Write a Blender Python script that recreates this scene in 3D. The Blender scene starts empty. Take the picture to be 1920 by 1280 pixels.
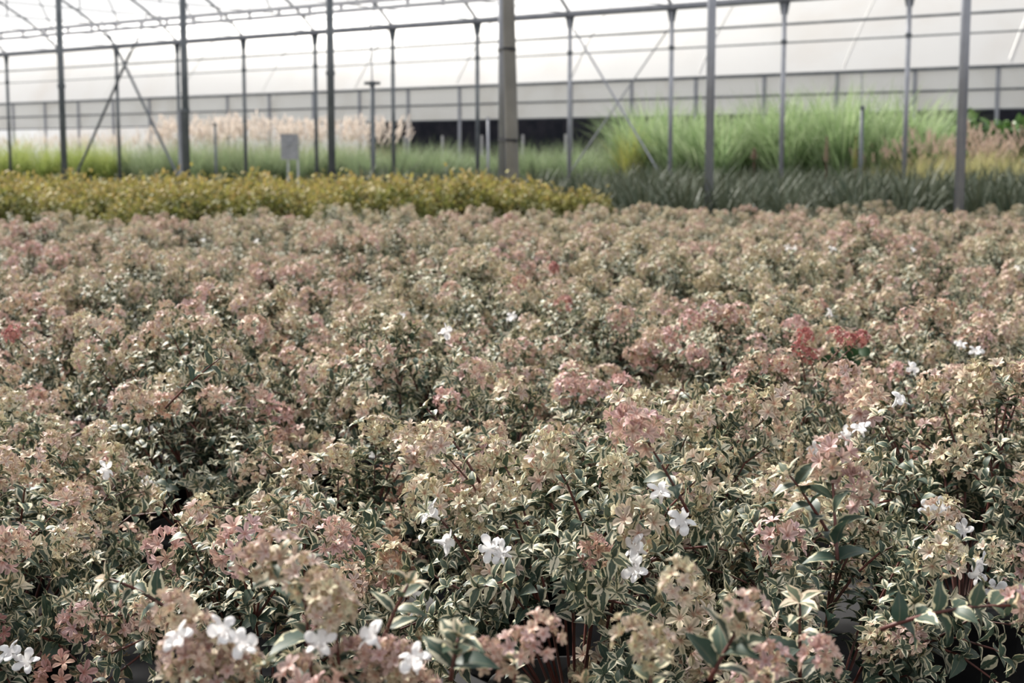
import bpy, math, random
import numpy as np
from mathutils import Vector, Matrix

PI = math.pi
scene = bpy.context.scene
COL = scene.collection
rng = np.random.default_rng(11)
random.seed(11)

# ------------------------------------------------------------------ frame of reference
# World X runs along the gutters of the greenhouse, world Y across its spans. The camera stands at the origin.
F_PX, PITCH, YAW, CAM_H = 2800.0, math.atan(340/2800), math.radians(37.04), 0.75
RIGHT = np.array([math.cos(YAW), math.sin(YAW), 0.0])
FWD = np.array([-math.sin(YAW), math.cos(YAW), 0.0])
CAMP = np.array([0.0, 0.0, CAM_H])
AXIS = FWD*math.cos(PITCH) + np.array([0, 0, -math.sin(PITCH)])
UPV = np.cross(RIGHT, AXIS)

def W(xc, zc, z=0.0):
    """xc metres to the right, zc metres ahead of the camera, height z."""
    p = RIGHT*xc + FWD*zc
    return np.array([p[0], p[1], z])

def ray(px, py):
    d = AXIS + RIGHT*(px-960)/F_PX + UPV*(640-py)/F_PX
    return d/np.linalg.norm(d)

def on_Y(px, py, Y):
    d = ray(px, py)
    return CAMP + d*(Y/d[1])

def on_Z(px, py, z):
    d = ray(px, py)
    return CAMP + d*((z-CAM_H)/d[2])

def at_depth(px, py, zc):
    d = ray(px, py)
    return CAMP + d*(zc/np.dot(d, FWD))

def proj(p):
    q = np.asarray(p)-CAMP
    zc = q@AXIS
    return 960+F_PX*(q@RIGHT)/zc, 640-F_PX*(q@UPV)/zc, q@FWD

# ------------------------------------------------------------------ tagging
def tag(o, label=None, cat=None, group=None, kind=None):
    if label: o['label'] = label
    if cat: o['category'] = cat
    if group: o['group'] = group
    if kind: o['kind'] = kind
    return o

def empty(name, loc, rz=0.0):
    o = bpy.data.objects.new(name, None)
    o.empty_display_size = 0.05
    COL.objects.link(o)
    o.location = tuple(loc); o.rotation_euler = (0, 0, rz)
    return o

def link(name, mesh, parent=None, loc=(0, 0, 0)):
    o = bpy.data.objects.new(name, mesh)
    COL.objects.link(o)
    o.location = tuple(loc)
    if parent is not None: o.parent = parent
    return o

def copy_tree(o, parent=None):
    c = o.copy(); COL.objects.link(c); c.parent = parent
    for ch in list(o.children): copy_tree(ch, c)
    return c

# ------------------------------------------------------------------ mesh building
def raw_mesh(name, V, faces_flat, starts, mat, uv=None, data=None, smooth=True):
    V = np.asarray(V, dtype=np.float32)
    me = bpy.data.meshes.new(name)
    me.vertices.add(len(V)); me.vertices.foreach_set('co', V.ravel())
    ff = np.asarray(faces_flat, dtype=np.int32); st = np.asarray(starts, dtype=np.int32)
    me.loops.add(len(ff)); me.loops.foreach_set('vertex_index', ff)
    me.polygons.add(len(st)); me.polygons.foreach_set('loop_start', st)
    me.polygons.foreach_set('use_smooth', np.full(len(st), smooth))
    if uv is not None:
        l = me.uv_layers.new(name='UVMap'); l.data.foreach_set('uv', np.asarray(uv, dtype=np.float32)[ff].ravel())
    if data is not None:
        l = me.uv_layers.new(name='leafdata'); l.data.foreach_set('uv', np.asarray(data, dtype=np.float32)[ff].ravel())
    me.materials.append(mat)
    me.update(calc_edges=True)
    return me

class MB:
    """Collects simple solids into ONE mesh."""
    def __init__(s): s.V = []; s.F = []
    def add(s, vs, fs):
        n = len(s.V); s.V += [tuple(v) for v in vs]; s.F += [tuple(n+i for i in f) for f in fs]
    def box(s, c, size, ax=None):
        ax = np.eye(3) if ax is None else np.asarray(ax)
        h = np.asarray(size)/2; c = np.asarray(c)
        vs = [c + ax[0]*h[0]*i + ax[1]*h[1]*j + ax[2]*h[2]*k for i in (-1, 1) for j in (-1, 1) for k in (-1, 1)]
        s.add(vs, [(0, 1, 3, 2), (4, 6, 7, 5), (0, 4, 5, 1), (2, 3, 7, 6), (0, 2, 6, 4), (1, 5, 7, 3)])
    def tube(s, pts, r, n=10, cap=True):
        pts = [np.asarray(p, dtype=float) for p in pts]
        rs = r if hasattr(r, '__len__') else [r]*len(pts)
        base = len(s.V); prev = None
        for i, p in enumerate(pts):
            t = pts[min(i+1, len(pts)-1)]-pts[max(i-1, 0)]; t = t/(np.linalg.norm(t)+1e-12)
            if prev is None:
                a = np.cross(t, [0, 0, 1.0]) if abs(t[2]) < .9 else np.cross(t, [1.0, 0, 0])
            else:
                a = prev - t*np.dot(prev, t)
            a = a/(np.linalg.norm(a)+1e-12); b = np.cross(t, a); prev = a
            for k in range(n):
                an = 2*PI*k/n
                s.V.append(tuple(p + rs[i]*(math.cos(an)*a+math.sin(an)*b)))
        for i in range(len(pts)-1):
            for k in range(n):
                k2 = (k+1) % n
                s.F.append((base+i*n+k, base+i*n+k2, base+(i+1)*n+k2, base+(i+1)*n+k))
        if cap:
            s.F.append(tuple(base+k for k in range(n))[::-1])
            s.F.append(tuple(base+(len(pts)-1)*n+k for k in range(n)))
    def lathe(s, prof, n=20, c=(0, 0, 0)):
        base = len(s.V)
        for r, z in prof:
            for k in range(n):
                an = 2*PI*k/n
                s.V.append((c[0]+r*math.cos(an), c[1]+r*math.sin(an), c[2]+z))
        for i in range(len(prof)-1):
            for k in range(n):
                k2 = (k+1) % n
                s.F.append((base+i*n+k, base+i*n+k2, base+(i+1)*n+k2, base+(i+1)*n+k))
    def mesh(s, name, mat, smooth=False):
        me = bpy.data.meshes.new(name)
        me.from_pydata(s.V, [], s.F)
        me.materials.append(mat)
        if smooth: me.polygons.foreach_set('use_smooth', np.full(len(s.F), True))
        me.update()
        return me
    def build(s, name, mat, parent=None, loc=(0, 0, 0), smooth=False):
        return link(name, s.mesh(name, mat, smooth), parent, loc)

def norm(a): return a/(np.linalg.norm(a, axis=-1, keepdims=True)+1e-9)

def leaf_template(rows, prof):
    """3 columns across, len(rows) rows between a point at the base and a point at the tip."""
    P = [(0, 0, 0)]; UV = [(.5, 0)]
    for y in rows:
        for x in (-1, 0, 1):
            P.append((x*prof(y), y, 0)); UV.append((.5+.5*x, y))
    P.append((0, 1, 0)); UV.append((.5, 1))
    F = [(0, 2, 1), (0, 3, 2)]
    for i in range(len(rows)-1):
        a = 1+3*i
        F += [(a, a+1, a+4, a+3), (a+1, a+2, a+5, a+4)]
    a = 1+3*(len(rows)-1); t = len(P)-1
    F += [(a, a+1, t), (a+1, a+2, t)]
    return np.array(P), np.array(UV), F

LEAF = leaf_template((.1, .3, .55, .8), lambda y: {.1: .55, .3: .98, .55: .95, .8: .5}[y])
SEPAL = leaf_template((.25, .6, .88), lambda y: {.25: .5, .6: 1.0, .88: .72}[y])
BROAD = leaf_template((.08, .25, .5, .75, .92), lambda y: {.08: .55, .25: .95, .5: 1.0, .75: .7, .92: .3}[y])

class Leaves:
    def __init__(s): s.r = []
    def add(s, p, d, n, L, Wd, rand, youth, curl=.25, fold=.25):
        s.r.append((*p, *d, *n, L, Wd, rand, youth, curl, fold))
    def arrays(s, tmpl):
        T, UV, F = tmpl
        A = np.array(s.r, dtype=float)
        P, D, N = A[:, 0:3], norm(A[:, 3:6]), A[:, 6:9]
        L, Wd, rd, yo, cu, fo = (A[:, i][:, None] for i in range(9, 15))
        S = norm(np.cross(D, N)); N2 = np.cross(S, D)
        x, y = T[None, :, 0], T[None, :, 1]
        w = x*Wd*.5
        z = fo*np.abs(w) - cu*L*(y**2) + .06*L*np.sin(y*PI)
        yy = y*(1-.25*np.abs(cu)*y)*L
        V = P[:, None, :] + D[:, None, :]*yy[..., None] + S[:, None, :]*w[..., None] + N2[:, None, :]*z[..., None]
        m, k = len(A), len(T)
        V = V.reshape(-1, 3)
        uv = np.tile(UV, (m, 1))
        dat = np.repeat(np.concatenate([rd, yo], 1), k, axis=0)
        fl = np.concatenate([np.array(f) for f in F]); ln = np.array([len(f) for f in F])
        flat = (fl[None, :]+(np.arange(m)*k)[:, None]).ravel()
        st0 = np.concatenate([[0], np.cumsum(ln)[:-1]])
        st = (st0[None, :]+(np.arange(m)*len(fl))[:, None]).ravel()
        return V, flat, st, uv, dat
    def mesh(s, name, mat, tmpl=LEAF):
        return raw_mesh(name, *s.arrays(tmpl)[:3], mat, *s.arrays(tmpl)[3:])

# ------------------------------------------------------------------ materials
def new_mat(name):
    m = bpy.data.materials.new(name); m.use_nodes = True
    nt = m.node_tree; nt.nodes.clear()
    return m, nt

def nd(nt, t, ins=None, **props):
    n = nt.nodes.new(t)
    for k, v in props.items(): setattr(n, k, v)
    for k, v in (ins or {}).items():
        if isinstance(v, bpy.types.NodeSocket): nt.links.new(v, n.inputs[k])
        else: n.inputs[k].default_value = v
    return n

def mth(nt, op, a, b=0.0, c=0.0, clamp=False):
    n = nt.nodes.new('ShaderNodeMath'); n.operation = op; n.use_clamp = clamp
    for i, v in enumerate((a, b, c)):
        if isinstance(v, bpy.types.NodeSocket): nt.links.new(v, n.inputs[i])
        else: n.inputs[i].default_value = v
    return n.outputs[0]

def mix(nt, f, a, b):
    n = nt.nodes.new('ShaderNodeMix'); n.data_type = 'RGBA'
    for sock, v in ((n.inputs[0], f), (n.inputs[6], a), (n.inputs[7], b)):
        if isinstance(v, bpy.types.NodeSocket): nt.links.new(v, sock)
        elif isinstance(v, (int, float)): sock.default_value = v
        else: sock.default_value = (*v, 1)
    return n.outputs[2]

def sstep(nt, v, lo, hi):
    n = nt.nodes.new('ShaderNodeMapRange'); n.interpolation_type = 'SMOOTHSTEP'
    for i, x in enumerate((v, lo, hi)):
        if isinstance(x, bpy.types.NodeSocket): nt.links.new(x, n.inputs[i])
        else: n.inputs[i].default_value = x
    return n.outputs[0]

def noise(nt, scale, detail=2.0, coord='Object', vec=None):
    if vec is None: vec = nd(nt, 'ShaderNodeTexCoord').outputs[coord]
    return nd(nt, 'ShaderNodeTexNoise', {'Vector': vec, 'Scale': scale, 'Detail': detail}).outputs['Fac']

def finish(nt, col, rough=.5, spec=.4, trans=0.0, metal=0.0, bump=None, transcol=None):
    p = nd(nt, 'ShaderNodeBsdfPrincipled', {'Roughness': rough, 'Specular IOR Level': spec, 'Metallic': metal})
    if isinstance(col, bpy.types.NodeSocket): nt.links.new(col, p.inputs['Base Color'])
    else: p.inputs['Base Color'].default_value = (*col, 1)
    if bump is not None:
        b = nd(nt, 'ShaderNodeBump', {'Strength': bump[1], 'Distance': bump[2], 'Height': bump[0]})
        nt.links.new(b.outputs[0], p.inputs['Normal'])
    out = nd(nt, 'ShaderNodeOutputMaterial')
    sh = p.outputs[0]
    if trans:
        t = nd(nt, 'ShaderNodeBsdfTranslucent')
        tc = col if transcol is None else transcol
        if isinstance(tc, bpy.types.NodeSocket): nt.links.new(tc, t.inputs[0])
        else: t.inputs[0].default_value = (*tc, 1)
        mx = nd(nt, 'ShaderNodeMixShader', {0: trans, 1: sh, 2: t.outputs[0]})
        sh = mx.outputs[0]
    nt.links.new(sh, out.inputs[0])

def leaf_data(nt):
    uv = nd(nt, 'ShaderNodeSeparateXYZ', {0: nd(nt, 'ShaderNodeUVMap', uv_map='UVMap').outputs[0]})
    ld = nd(nt, 'ShaderNodeSeparateXYZ', {0: nd(nt, 'ShaderNodeUVMap', uv_map='leafdata').outputs[0]})
    a = mth(nt, 'ABSOLUTE', mth(nt, 'MULTIPLY_ADD', uv.outputs[0], 2.0, -1.0))
    return a, uv.outputs[1], ld.outputs[0], ld.outputs[1]

def mat_variegated():
    m, nt = new_mat('variegated_leaf')
    a, v, rd, yo = leaf_data(nt)
    oi = nd(nt, 'ShaderNodeObjectInfo')
    oc = nd(nt, 'ShaderNodeSeparateColor', {0: oi.outputs['Color']})
    ns = noise(nt, 95, 3)
    val = mth(nt, 'ADD', a, mth(nt, 'MULTIPLY_ADD', ns, 1.5, -.75))
    val = mth(nt, 'ADD', val, mth(nt, 'MULTIPLY', yo, .38))
    val = mth(nt, 'ADD', val, mth(nt, 'MULTIPLY_ADD', rd, .6, -.3))
    mask = sstep(nt, val, .68, .80)
    g = mix(nt, ns, (.015, .038, .027), (.058, .092, .064))
    g = mix(nt, mth(nt, 'MULTIPLY', yo, .65), g, (.17, .185, .11))
    cream = mix(nt, rd, (.56, .52, .30), (.62, .58, .45))
    pinkf = mth(nt, 'MULTIPLY', mth(nt, 'POWER', yo, 1.3), mth(nt, 'MULTIPLY_ADD', oc.outputs[0], .6, .05), clamp=True)
    cream = mix(nt, pinkf, cream, (.60, .34, .25))
    col = mix(nt, mask, g, cream)
    mid = mth(nt, 'MULTIPLY', mth(nt, 'LESS_THAN', a, .07), .25)
    col = mix(nt, mid, col, (.25, .22, .14))
    finish(nt, col, rough=.5, spec=.32, trans=.16)
    return m

def mat_sepal():
    m, nt = new_mat('rosy_sepal')
    a, v, rd, yo = leaf_data(nt)
    oi = nd(nt, 'ShaderNodeObjectInfo')
    oc = nd(nt, 'ShaderNodeSeparateColor', {0: oi.outputs['Color']})
    pink = mix(nt, rd, (.66, .38, .34), (.60, .43, .42))
    cream = mix(nt, rd, (.55, .48, .30), (.64, .56, .44))
    f = mth(nt, 'ADD', oc.outputs[0], mth(nt, 'MULTIPLY_ADD', rd, .6, -.3), clamp=True)
    edge = mix(nt, f, cream, pink)
    edge = mix(nt, mth(nt, 'MULTIPLY', oc.outputs[1], .9), edge, (.36, .07, .06))
    mid = mix(nt, f, (.22, .22, .14), (.33, .19, .18))
    mid = mix(nt, oc.outputs[1], mid, (.22, .03, .035))
    stripe = mth(nt, 'MULTIPLY', mth(nt, 'SUBTRACT', 1.0, sstep(nt, a, .12, .62)), .62)
    col = mix(nt, stripe, edge, mid)
    base = mth(nt, 'MULTIPLY', mth(nt, 'SUBTRACT', 1.0, sstep(nt, v, .0, .45)), .55)
    col = mix(nt, base, col, (.45, .17, .12))
    finish(nt, col, rough=.55, spec=.25, trans=.2)
    return m

def mat_two_tone(name, c0, c1, y0, y1, trans=.25, rough=.6, edge=None, nscale=12):
    """leaves that run from c0 to c1 by leaf and towards y0/y1 in the youngest."""
    m, nt = new_mat(name)
    a, v, rd, yo = leaf_data(nt)
    col = mix(nt, mix(nt, noise(nt, nscale, 2), rd, rd), c0, c1)
    col = mix(nt, yo, col, mix(nt, rd, y0, y1))
    if edge: col = mix(nt, sstep(nt, a, .62, .78), col, edge)
    finish(nt, col, rough=rough, spec=.25, trans=trans)
    return m

def mat_plain(name, c0, c1=None, scale=20, rough=.5, spec=.4, metal=0.0, trans=0.0, bump=0.0, detail=3.0, coord='Object'):
    m, nt = new_mat(name)
    ns = noise(nt, scale, detail, coord)
    col = mix(nt, sstep(nt, ns, .35, .65), c0, c1 or c0)
    finish(nt, col, rough=rough, spec=spec, metal=metal, trans=trans, bump=(ns, bump, .01) if bump else None)
    return m

def mat_film(name, col, transp, transl, dirt=None, dscale=.6, gloss=0.0):
    m, nt = new_mat(name)
    c = col
    if dirt:
        ns = noise(nt, dscale, 5)
        c = mix(nt, sstep(nt, ns, .45, .75), col, dirt)
    def setc(n):
        if isinstance(c, bpy.types.NodeSocket): nt.links.new(c, n.inputs[0])
        else: n.inputs[0].default_value = (*c, 1)
        return n.outputs[0]
    d = setc(nd(nt, 'ShaderNodeBsdfDiffuse')); t = setc(nd(nt, 'ShaderNodeBsdfTranslucent'))
    tr = nd(nt, 'ShaderNodeBsdfTransparent').outputs[0]
    s1 = nd(nt, 'ShaderNodeMixShader', {0: transl, 1: d, 2: t}).outputs[0]
    s2 = nd(nt, 'ShaderNodeMixShader', {0: transp, 1: s1, 2: tr}).outputs[0]
    if gloss:
        g = nd(nt, 'ShaderNodeBsdfGlossy', {'Roughness': .36}).outputs[0]
        s2 = nd(nt, 'ShaderNodeMixShader', {0: gloss, 1: s2, 2: g}).outputs[0]
    nt.links.new(s2, nd(nt, 'ShaderNodeOutputMaterial').inputs[0])
    return m

M = {}
M['leaf'] = mat_variegated()
M['sepal'] = mat_sepal()
M['stem'] = mat_plain('red_stem', (.13, .038, .030), (.075, .034, .026), 60, .5)
M['petal'] = mat_plain('white_petal', (.90, .89, .88), (.88, .85, .85), 80, .5, .2, trans=.3)
M['pot'] = mat_plain('black_plastic', (.012, .012, .013), (.02, .02, .02), 30, .45)
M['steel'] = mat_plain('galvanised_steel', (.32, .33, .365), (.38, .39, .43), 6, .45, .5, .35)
M['dark_steel'] = mat_plain('dark_and_backlit_steel', (.11, .125, .14), (.17, .185, .20), 5, .5, .5, .3)  # for dark fittings, and paints backlit shade into the left-hand posts
M['white_steel'] = mat_plain('white_painted_rail', (.62, .62, .64), (.54, .54, .57), 3, .5)
M['pale_post'] = mat_plain('pale_weathered_post', (.30, .285, .26), (.22, .21, .195), 2.5, .8, .2, bump=.3)
M['strap'] = mat_plain('black_strap', (.03, .03, .035), None, 10, .6)
M['floor'] = mat_plain('black_weed_mat', (.014, .014, .015), (.03, .03, .032), 8, .85, .2)
M['sign'] = mat_plain('pale_sign_board', (.42, .42, .45), (.34, .34, .37), 18, .6)
M['net'] = mat_plain('dark_shade_net', (.020, .022, .032), (.035, .036, .048), 3, .9, .1)
M['film_roof'] = mat_film('roof_film', (.88, .89, .92), .45, .6)
M['film_far'] = mat_film('neighbour_roof_film', (.90, .895, .89), .0, .65, (.85, .82, .79), .5, .07)
M['film_side'] = mat_film('side_film', (.92, .92, .905), .06, .66, (.84, .83, .80), .9, .04)

M['gold'] = mat_two_tone('golden_leaf', (.16, .18, .045), (.11, .14, .045), (.36, .33, .09), (.40, .27, .11), .3)
M['strapleaf'] = mat_two_tone('dark_strap_leaf', (.060, .092, .062), (.085, .115, .075), (.15, .17, .11), (.19, .19, .12), .12, .45)
M['miscanthus'] = mat_two_tone('green_miscanthus_blade', (.05, .13, .04), (.11, .23, .075), (.33, .45, .20), (.52, .58, .38), .35)
M['yellowmis'] = mat_two_tone('yellow_green_blade', (.24, .33, .07), (.33, .40, .09), (.48, .47, .14), (.50, .45, .20), .35)
M['bluegrass'] = mat_two_tone('blue_green_blade', (.11, .19, .09), (.16, .23, .12), (.26, .33, .18), (.33, .37, .22), .3)
M['limegrass'] = mat_two_tone('lime_blade', (.17, .27, .05), (.24, .33, .07), (.37, .43, .14), (.43, .44, .18), .35)
M['strawgrass'] = mat_two_tone('straw_green_blade', (.24, .28, .07), (.34, .35, .11), (.48, .45, .22), (.52, .45, .27), .35)
M['plume'] = mat_two_tone('pink_plume', (.70, .62, .56), (.74, .68, .61), (.70, .60, .54), (.76, .69, .62), .4, .8)
M['plume_dusty'] = mat_two_tone('dusty_plume', (.42, .32, .27), (.50, .40, .31), (.5, .38, .32), (.5, .38, .32), .35, .8)
M['broad'] = mat_two_tone('glossy_broad_leaf', (.025, .075, .02), (.045, .11, .03), (.10, .20, .05), (.15, .24, .07), .15, .35)
M['pale_low'] = mat_two_tone('pale_low_leaf', (.19, .24, .13), (.25, .28, .17), (.34, .36, .24), (.36, .34, .25), .25)
M['green_leaf'] = mat_two_tone('plain_green_leaf', (.02, .05, .02), (.035, .075, .03), (.1, .16, .05), (.13, .19, .06), .2)

# ------------------------------------------------------------------ abelia
def unit(th, ph): return np.array([math.sin(th)*math.cos(ph), math.sin(th)*math.sin(ph), math.cos(th)])
UP = np.array([0, 0, 1.0])

def perp(t):
    a = np.cross(t, UP if abs(t[2]) < .9 else np.array([1.0, 0, 0]))
    a = a/np.linalg.norm(a)
    return a, np.cross(t, a)

def bez(a, b, c, t): return a*(1-t)**2 + b*2*t*(1-t) + c*t*t

def rosette(L, p, d, n, size, youth, r):
    a, b = perp(d); o = r.random()*PI
    for k in range(n):
        an = o+2*PI*k/n
        s = math.cos(an)*a+math.sin(an)*b
        dd = d*r.uniform(.35, .8)+s
        L.add(p, dd, d-s*.3+UP*.2, size*r.uniform(.8, 1.15), size*.46, r.random(), min(1, youth*r.uniform(.75, 1.15)), r.uniform(-.05, .35), .3)

def pairs_along(L, pts, tans, start, size, youth0, youth1, outward, r, big=False):
    n = len(pts)
    for i in range(start, n):
        f = (i-start)/max(1, n-1-start)
        a, b = perp(tans[i])
        an = (PI/2 if i % 2 else 0)+r.uniform(-.35, .35)
        s = math.cos(an)*a+math.sin(an)*b
        for sg in (1, -1):
            d = s*sg + tans[i]*r.uniform(.35, .8) + UP*r.uniform(-.25, .25)
            nn = UP*.9+outward*.45+tans[i]*.3+r.normal(0, .28, 3)
            ln = size*r.uniform(.75, 1.15)*(1-.35*f)
            L.add(pts[i], d, nn, ln, ln*r.uniform(.46, .58), r.random(), youth0+(youth1-youth0)*f, r.uniform(.0, .5), r.uniform(.1, .45))

def make_abelia_data(seed, shoots=54, R=.195, H=.185, size=1.0, bloom=.62, out=5):
    r = np.random.default_rng(seed)
    L = Leaves(); ST = MB(); CL = []
    BR = []; BC = []
    for i in range(15):
        c_ = 1-(i+.4)/15*1.06
        BR.append((unit(math.acos(c_), i*2.39996+r.uniform(-.3, .3)), r.uniform(.80, 1.20)))
    for i in range(shoots+out):
        is_out = i >= shoots
        br = BR[i % len(BR)]
        if is_out: th = math.acos(r.uniform(.15, .9)); ph = r.uniform(0, 2*PI); k = 1.0
        else:
            dd = norm(br[0]+r.normal(0, .17, 3)); th = math.acos(np.clip(dd[2], -.1, 1)); ph = math.atan2(dd[1], dd[0])
            k = br[1]*(1+r.uniform(-.16, .07))
        ct = math.cos(th)
        if is_out: k *= r.uniform(1.15, 1.35)
        d = unit(th, ph); flat = np.array([d[0], d[1], 0])
        tip = np.array([d[0]*R*k, d[1]*R*k, .205+d[2]*H*k])
        p0 = np.array([d[0]*.03, d[1]*.03, .15])
        side_shoot = not is_out and i >= len(BR)
        c = p0*.45+tip*.55+np.array([0, 0, .05+.05*math.sin(th)])
        if side_shoot:
            p0 = bez(*BC[i % len(BR)], .42); c = p0*.5+tip*.5+np.array([0, 0, .025])
        elif not is_out: BC.append((p0, c, tip))
        ln = np.linalg.norm(tip-c)+np.linalg.norm(c-p0)
        stp = .0205 if not is_out else .024
        n = max(6, int(ln/stp))
        ts = np.linspace(0, 1, n)
        pts = [bez(p0, c, tip, t) for t in ts]
        tans = [norm(pts[min(j+1, n-1)]-pts[max(j-1, 0)]) for j in range(n)]
        ST.tube([pts[j] for j in sorted(set([0, n//3, 2*n//3, n-1]))], [.0017, .0015, .0012, .0008][:4], 4, False)
        s0 = int(n*(.12 if side_shoot else .32))
        outw = norm(flat+np.array([0, 0, .3]))
        if is_out:
            pairs_along(L, pts, tans, int(n*.45), .030*size, .0, .35, outw, r)
            rosette(L, pts[-1], tans[-1], 4, .015, .8, r)
            if r.random() < .5: CL.append((pts[-1], tans[-1], r.uniform(.6, .9)))
            continue
        pairs_along(L, pts, tans, s0, .0290*size*(1 if th < 1.1 else 1.2), .0, .25, outw, r)
        for j in range(s0+1, n-1, 2):
            a, b = perp(tans[j]); an = r.random()*2*PI
            for sg in (1, -1):
                s = (math.cos(an)*a+math.sin(an)*b)*sg
                td = norm(s*.8+tans[j]*.6+outw*.5+UP*.35)
                tl = r.uniform(.026, .062)
                m = max(3, int(tl/.0135))
                tp = [pts[j]+td*tl*q/(m-1)+UP*.006*(q/(m-1))**2 for q in range(m)]
                tt = [td]*m
                f = j/n
                pairs_along(L, tp, tt, 1, .0190*size, .0+.15*f, .2+.45*f*(1 if th < 1.2 else .3), outw, r)
                rosette(L, tp[-1], td, 4, .0150, (.30+.5*f)*(1 if th < 1.2 else .5), r)
                if f > .6 and td[2] > .1 and r.random() < bloom*.13: CL.append((tp[-1], norm(td+UP*.3), r.uniform(.55, .85)))
        rosette(L, pts[-1], tans[-1], 5, .0165, .85, r)
        if th < 1.75 and r.random() < bloom: CL.append((pts[-1]+tans[-1]*.008, norm(tans[-1]+UP*.3), r.uniform(.75, 1.15)))
    return L, ST, CL

def cluster_leaves(seed, n=11):
    """a panicle of rosy five-pointed calyces and small buds, its stalk along +Z."""
    r = np.random.default_rng(seed); L = Leaves()
    for i in range(n):
        ct = 1-1.25*(i+.5)/n; th = math.acos(max(-1, ct)); ph = i*2.4+r.uniform(-.3, .3)
        ax = unit(th, ph); rad = r.uniform(.015, .025)
        p = ax*np.array([rad, rad, rad*1.5])+np.array([0, 0, .004])
        a, b = perp(ax); o = r.random()*2*PI; sl = r.uniform(.0105, .0138); op = r.uniform(.25, .85); rr = r.random()
        for k in range(5):
            an = o+2*PI*k/5
            s = math.cos(an)*a+math.sin(an)*b
            L.add(p, s+ax*op, ax-s*op*.6, sl*r.uniform(.88, 1.1), sl*.50, min(1, max(0, rr+r.uniform(-.15, .15))), 1.0, r.uniform(-.1, .25), .35)
    for i in range(5):
        ax = unit(r.uniform(0, 1.3), r.uniform(0, 2*PI))
        for k in range(3):
            an = k*2.1; a, b = perp(ax); s = math.cos(an)*a+math.sin(an)*b
            L.add(ax*.017+np.array([0, 0, .010])+s*.0011, ax+s*.12, s, .013, .0052, r.random(), 1.0, -.25, .3)
    return L

CLUSTERS = [cluster_leaves(100+i, 13+i % 5) for i in range(7)]
CL_MESH = [c.mesh('flower_cluster', M['sepal'], SEPAL) for c in CLUSTERS]
CL_ARR = [c.arrays(SEPAL) for c in CLUSTERS]

def frame(d, rot=0.0):
    a, b = perp(np.asarray(d))
    a2 = a*math.cos(rot)+b*math.sin(rot)
    return np.stack([a2, np.cross(d, a2), d], 1)

def merged_clusters(CL, seed):
    r = np.random.default_rng(seed); V = []; FL = []; S = []; U = []; D = []; nv = nl = 0
    for p, d, s in CL:
        v, fl, st, uv, dat = CL_ARR[r.integers(len(CL_ARR))]
        B = frame(d, r.random()*6)
        V.append((v*s)@B.T+p); FL.append(fl+nv); S.append(st+nl); U.append(uv); D.append(dat)
        nv += len(v); nl += len(fl)
    return raw_mesh('blossom', np.concatenate(V), np.concatenate(FL), np.concatenate(S), M['sepal'], np.concatenate(U), np.concatenate(D))

def flower_mesh(seed):
    r = np.random.default_rng(seed); mb = MB(); n = 30
    prof = [(.0014, 0), (.002, .006), (.0042, .012), (.0066, .0155), (.0105, .018), (.0145, .0185), (.0165, .0172)]
    for i, (rad, z) in enumerate(prof):
        f = i/(len(prof)-1)
        for k in range(n):
            an = 2*PI*k/n
            lobe = abs(math.cos(an*2.5))**.55
            q = 1-(1-lobe)*max(0, f-.35)*1.35
            mb.V.append((rad*q*math.cos(an), rad*q*math.sin(an), z+.003*f*math.sin(3*an+seed)*f))
    for i in range(len(prof)-1):
        for k in range(n):
            k2 = (k+1) % n
            mb.F.append((i*n+k, i*n+k2, (i+1)*n+k2, (i+1)*n+k))
    return mb.mesh('white_flower', M['petal'], True)
FLOWERS = [flower_mesh(s) for s in range(3)]

def pot_mesh(r, h):
    mb = MB()
    mb.lathe([(0, .001), (r*.78, .001), (r*.8, .006), (r*.95, h-.025), (r, h-.025), (r*1.03, h-.003), (r*1.0, h), (r*.94, h), (r*.93, h-.02), (0, h-.022)], 24)
    return mb.mesh('pot', M['pot'], True)
POT = pot_mesh(.095, .17)

STYLES = [dict(bloom=.58, out=4), dict(bloom=.70, out=3, size=.92), dict(bloom=.36, out=7, size=1.08), dict(bloom=.55, out=4, size=.95),
          dict(bloom=.45, out=5), dict(bloom=.24, out=6, size=1.32, shoots=62)]
VAR = []
for i, st in enumerate(STYLES):
    L, ST, CL = make_abelia_data(40+i, **st)
    VAR.append(dict(foliage=L.mesh('foliage', M['leaf']), stem=ST.mesh('stem', M['stem'], True), CL=CL, blossom=merged_clusters(CL, i)))

plants = []     # (object, x, zc, row)
def put_abelia(xc, zc, variant, rz, sc, row, pink, red=0.0, hs=1.0, detailed=False):
    v = VAR[variant]
    e = empty('abelia_shrub', W(xc, zc), rz)
    e.scale = (sc, sc, sc*hs)
    f = link('foliage', v['foliage'], e); f.color = (pink, red, 0, 1)
    link('stem', v['stem'], e)
    link('pot', POT, e)
    if detailed:
        r = np.random.default_rng(int(xc*1000)+int(zc*777)+5000)
        for p, d, s in v['CL']:
            c = link('flower_cluster', CL_MESH[r.integers(len(CL_MESH))], e)
            c.matrix_local = Matrix.Translation(tuple(p)) @ Matrix(frame(d, r.random()*6).tolist()).to_4x4() @ Matrix.Scale(s, 4)
            c.color = (float(np.clip(pink+r.normal(.03, .28), 0, 1)), max(red, .4 if r.random() < .04 else 0), 0, 1)
    else:
        b = link('blossom', v['blossom'], e); b.color = (pink, red, 0, 1)
        tag(b, kind='stuff')
    plants.append([e, xc, zc, row, v, rz, sc, hs])
    return e

def far_edge(x_px):
    return float(np.interp(x_px, [0, 400, 1130, 1400, 1920], [9.1, 9.6, 10.4, 10.7, 10.5]))

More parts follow.
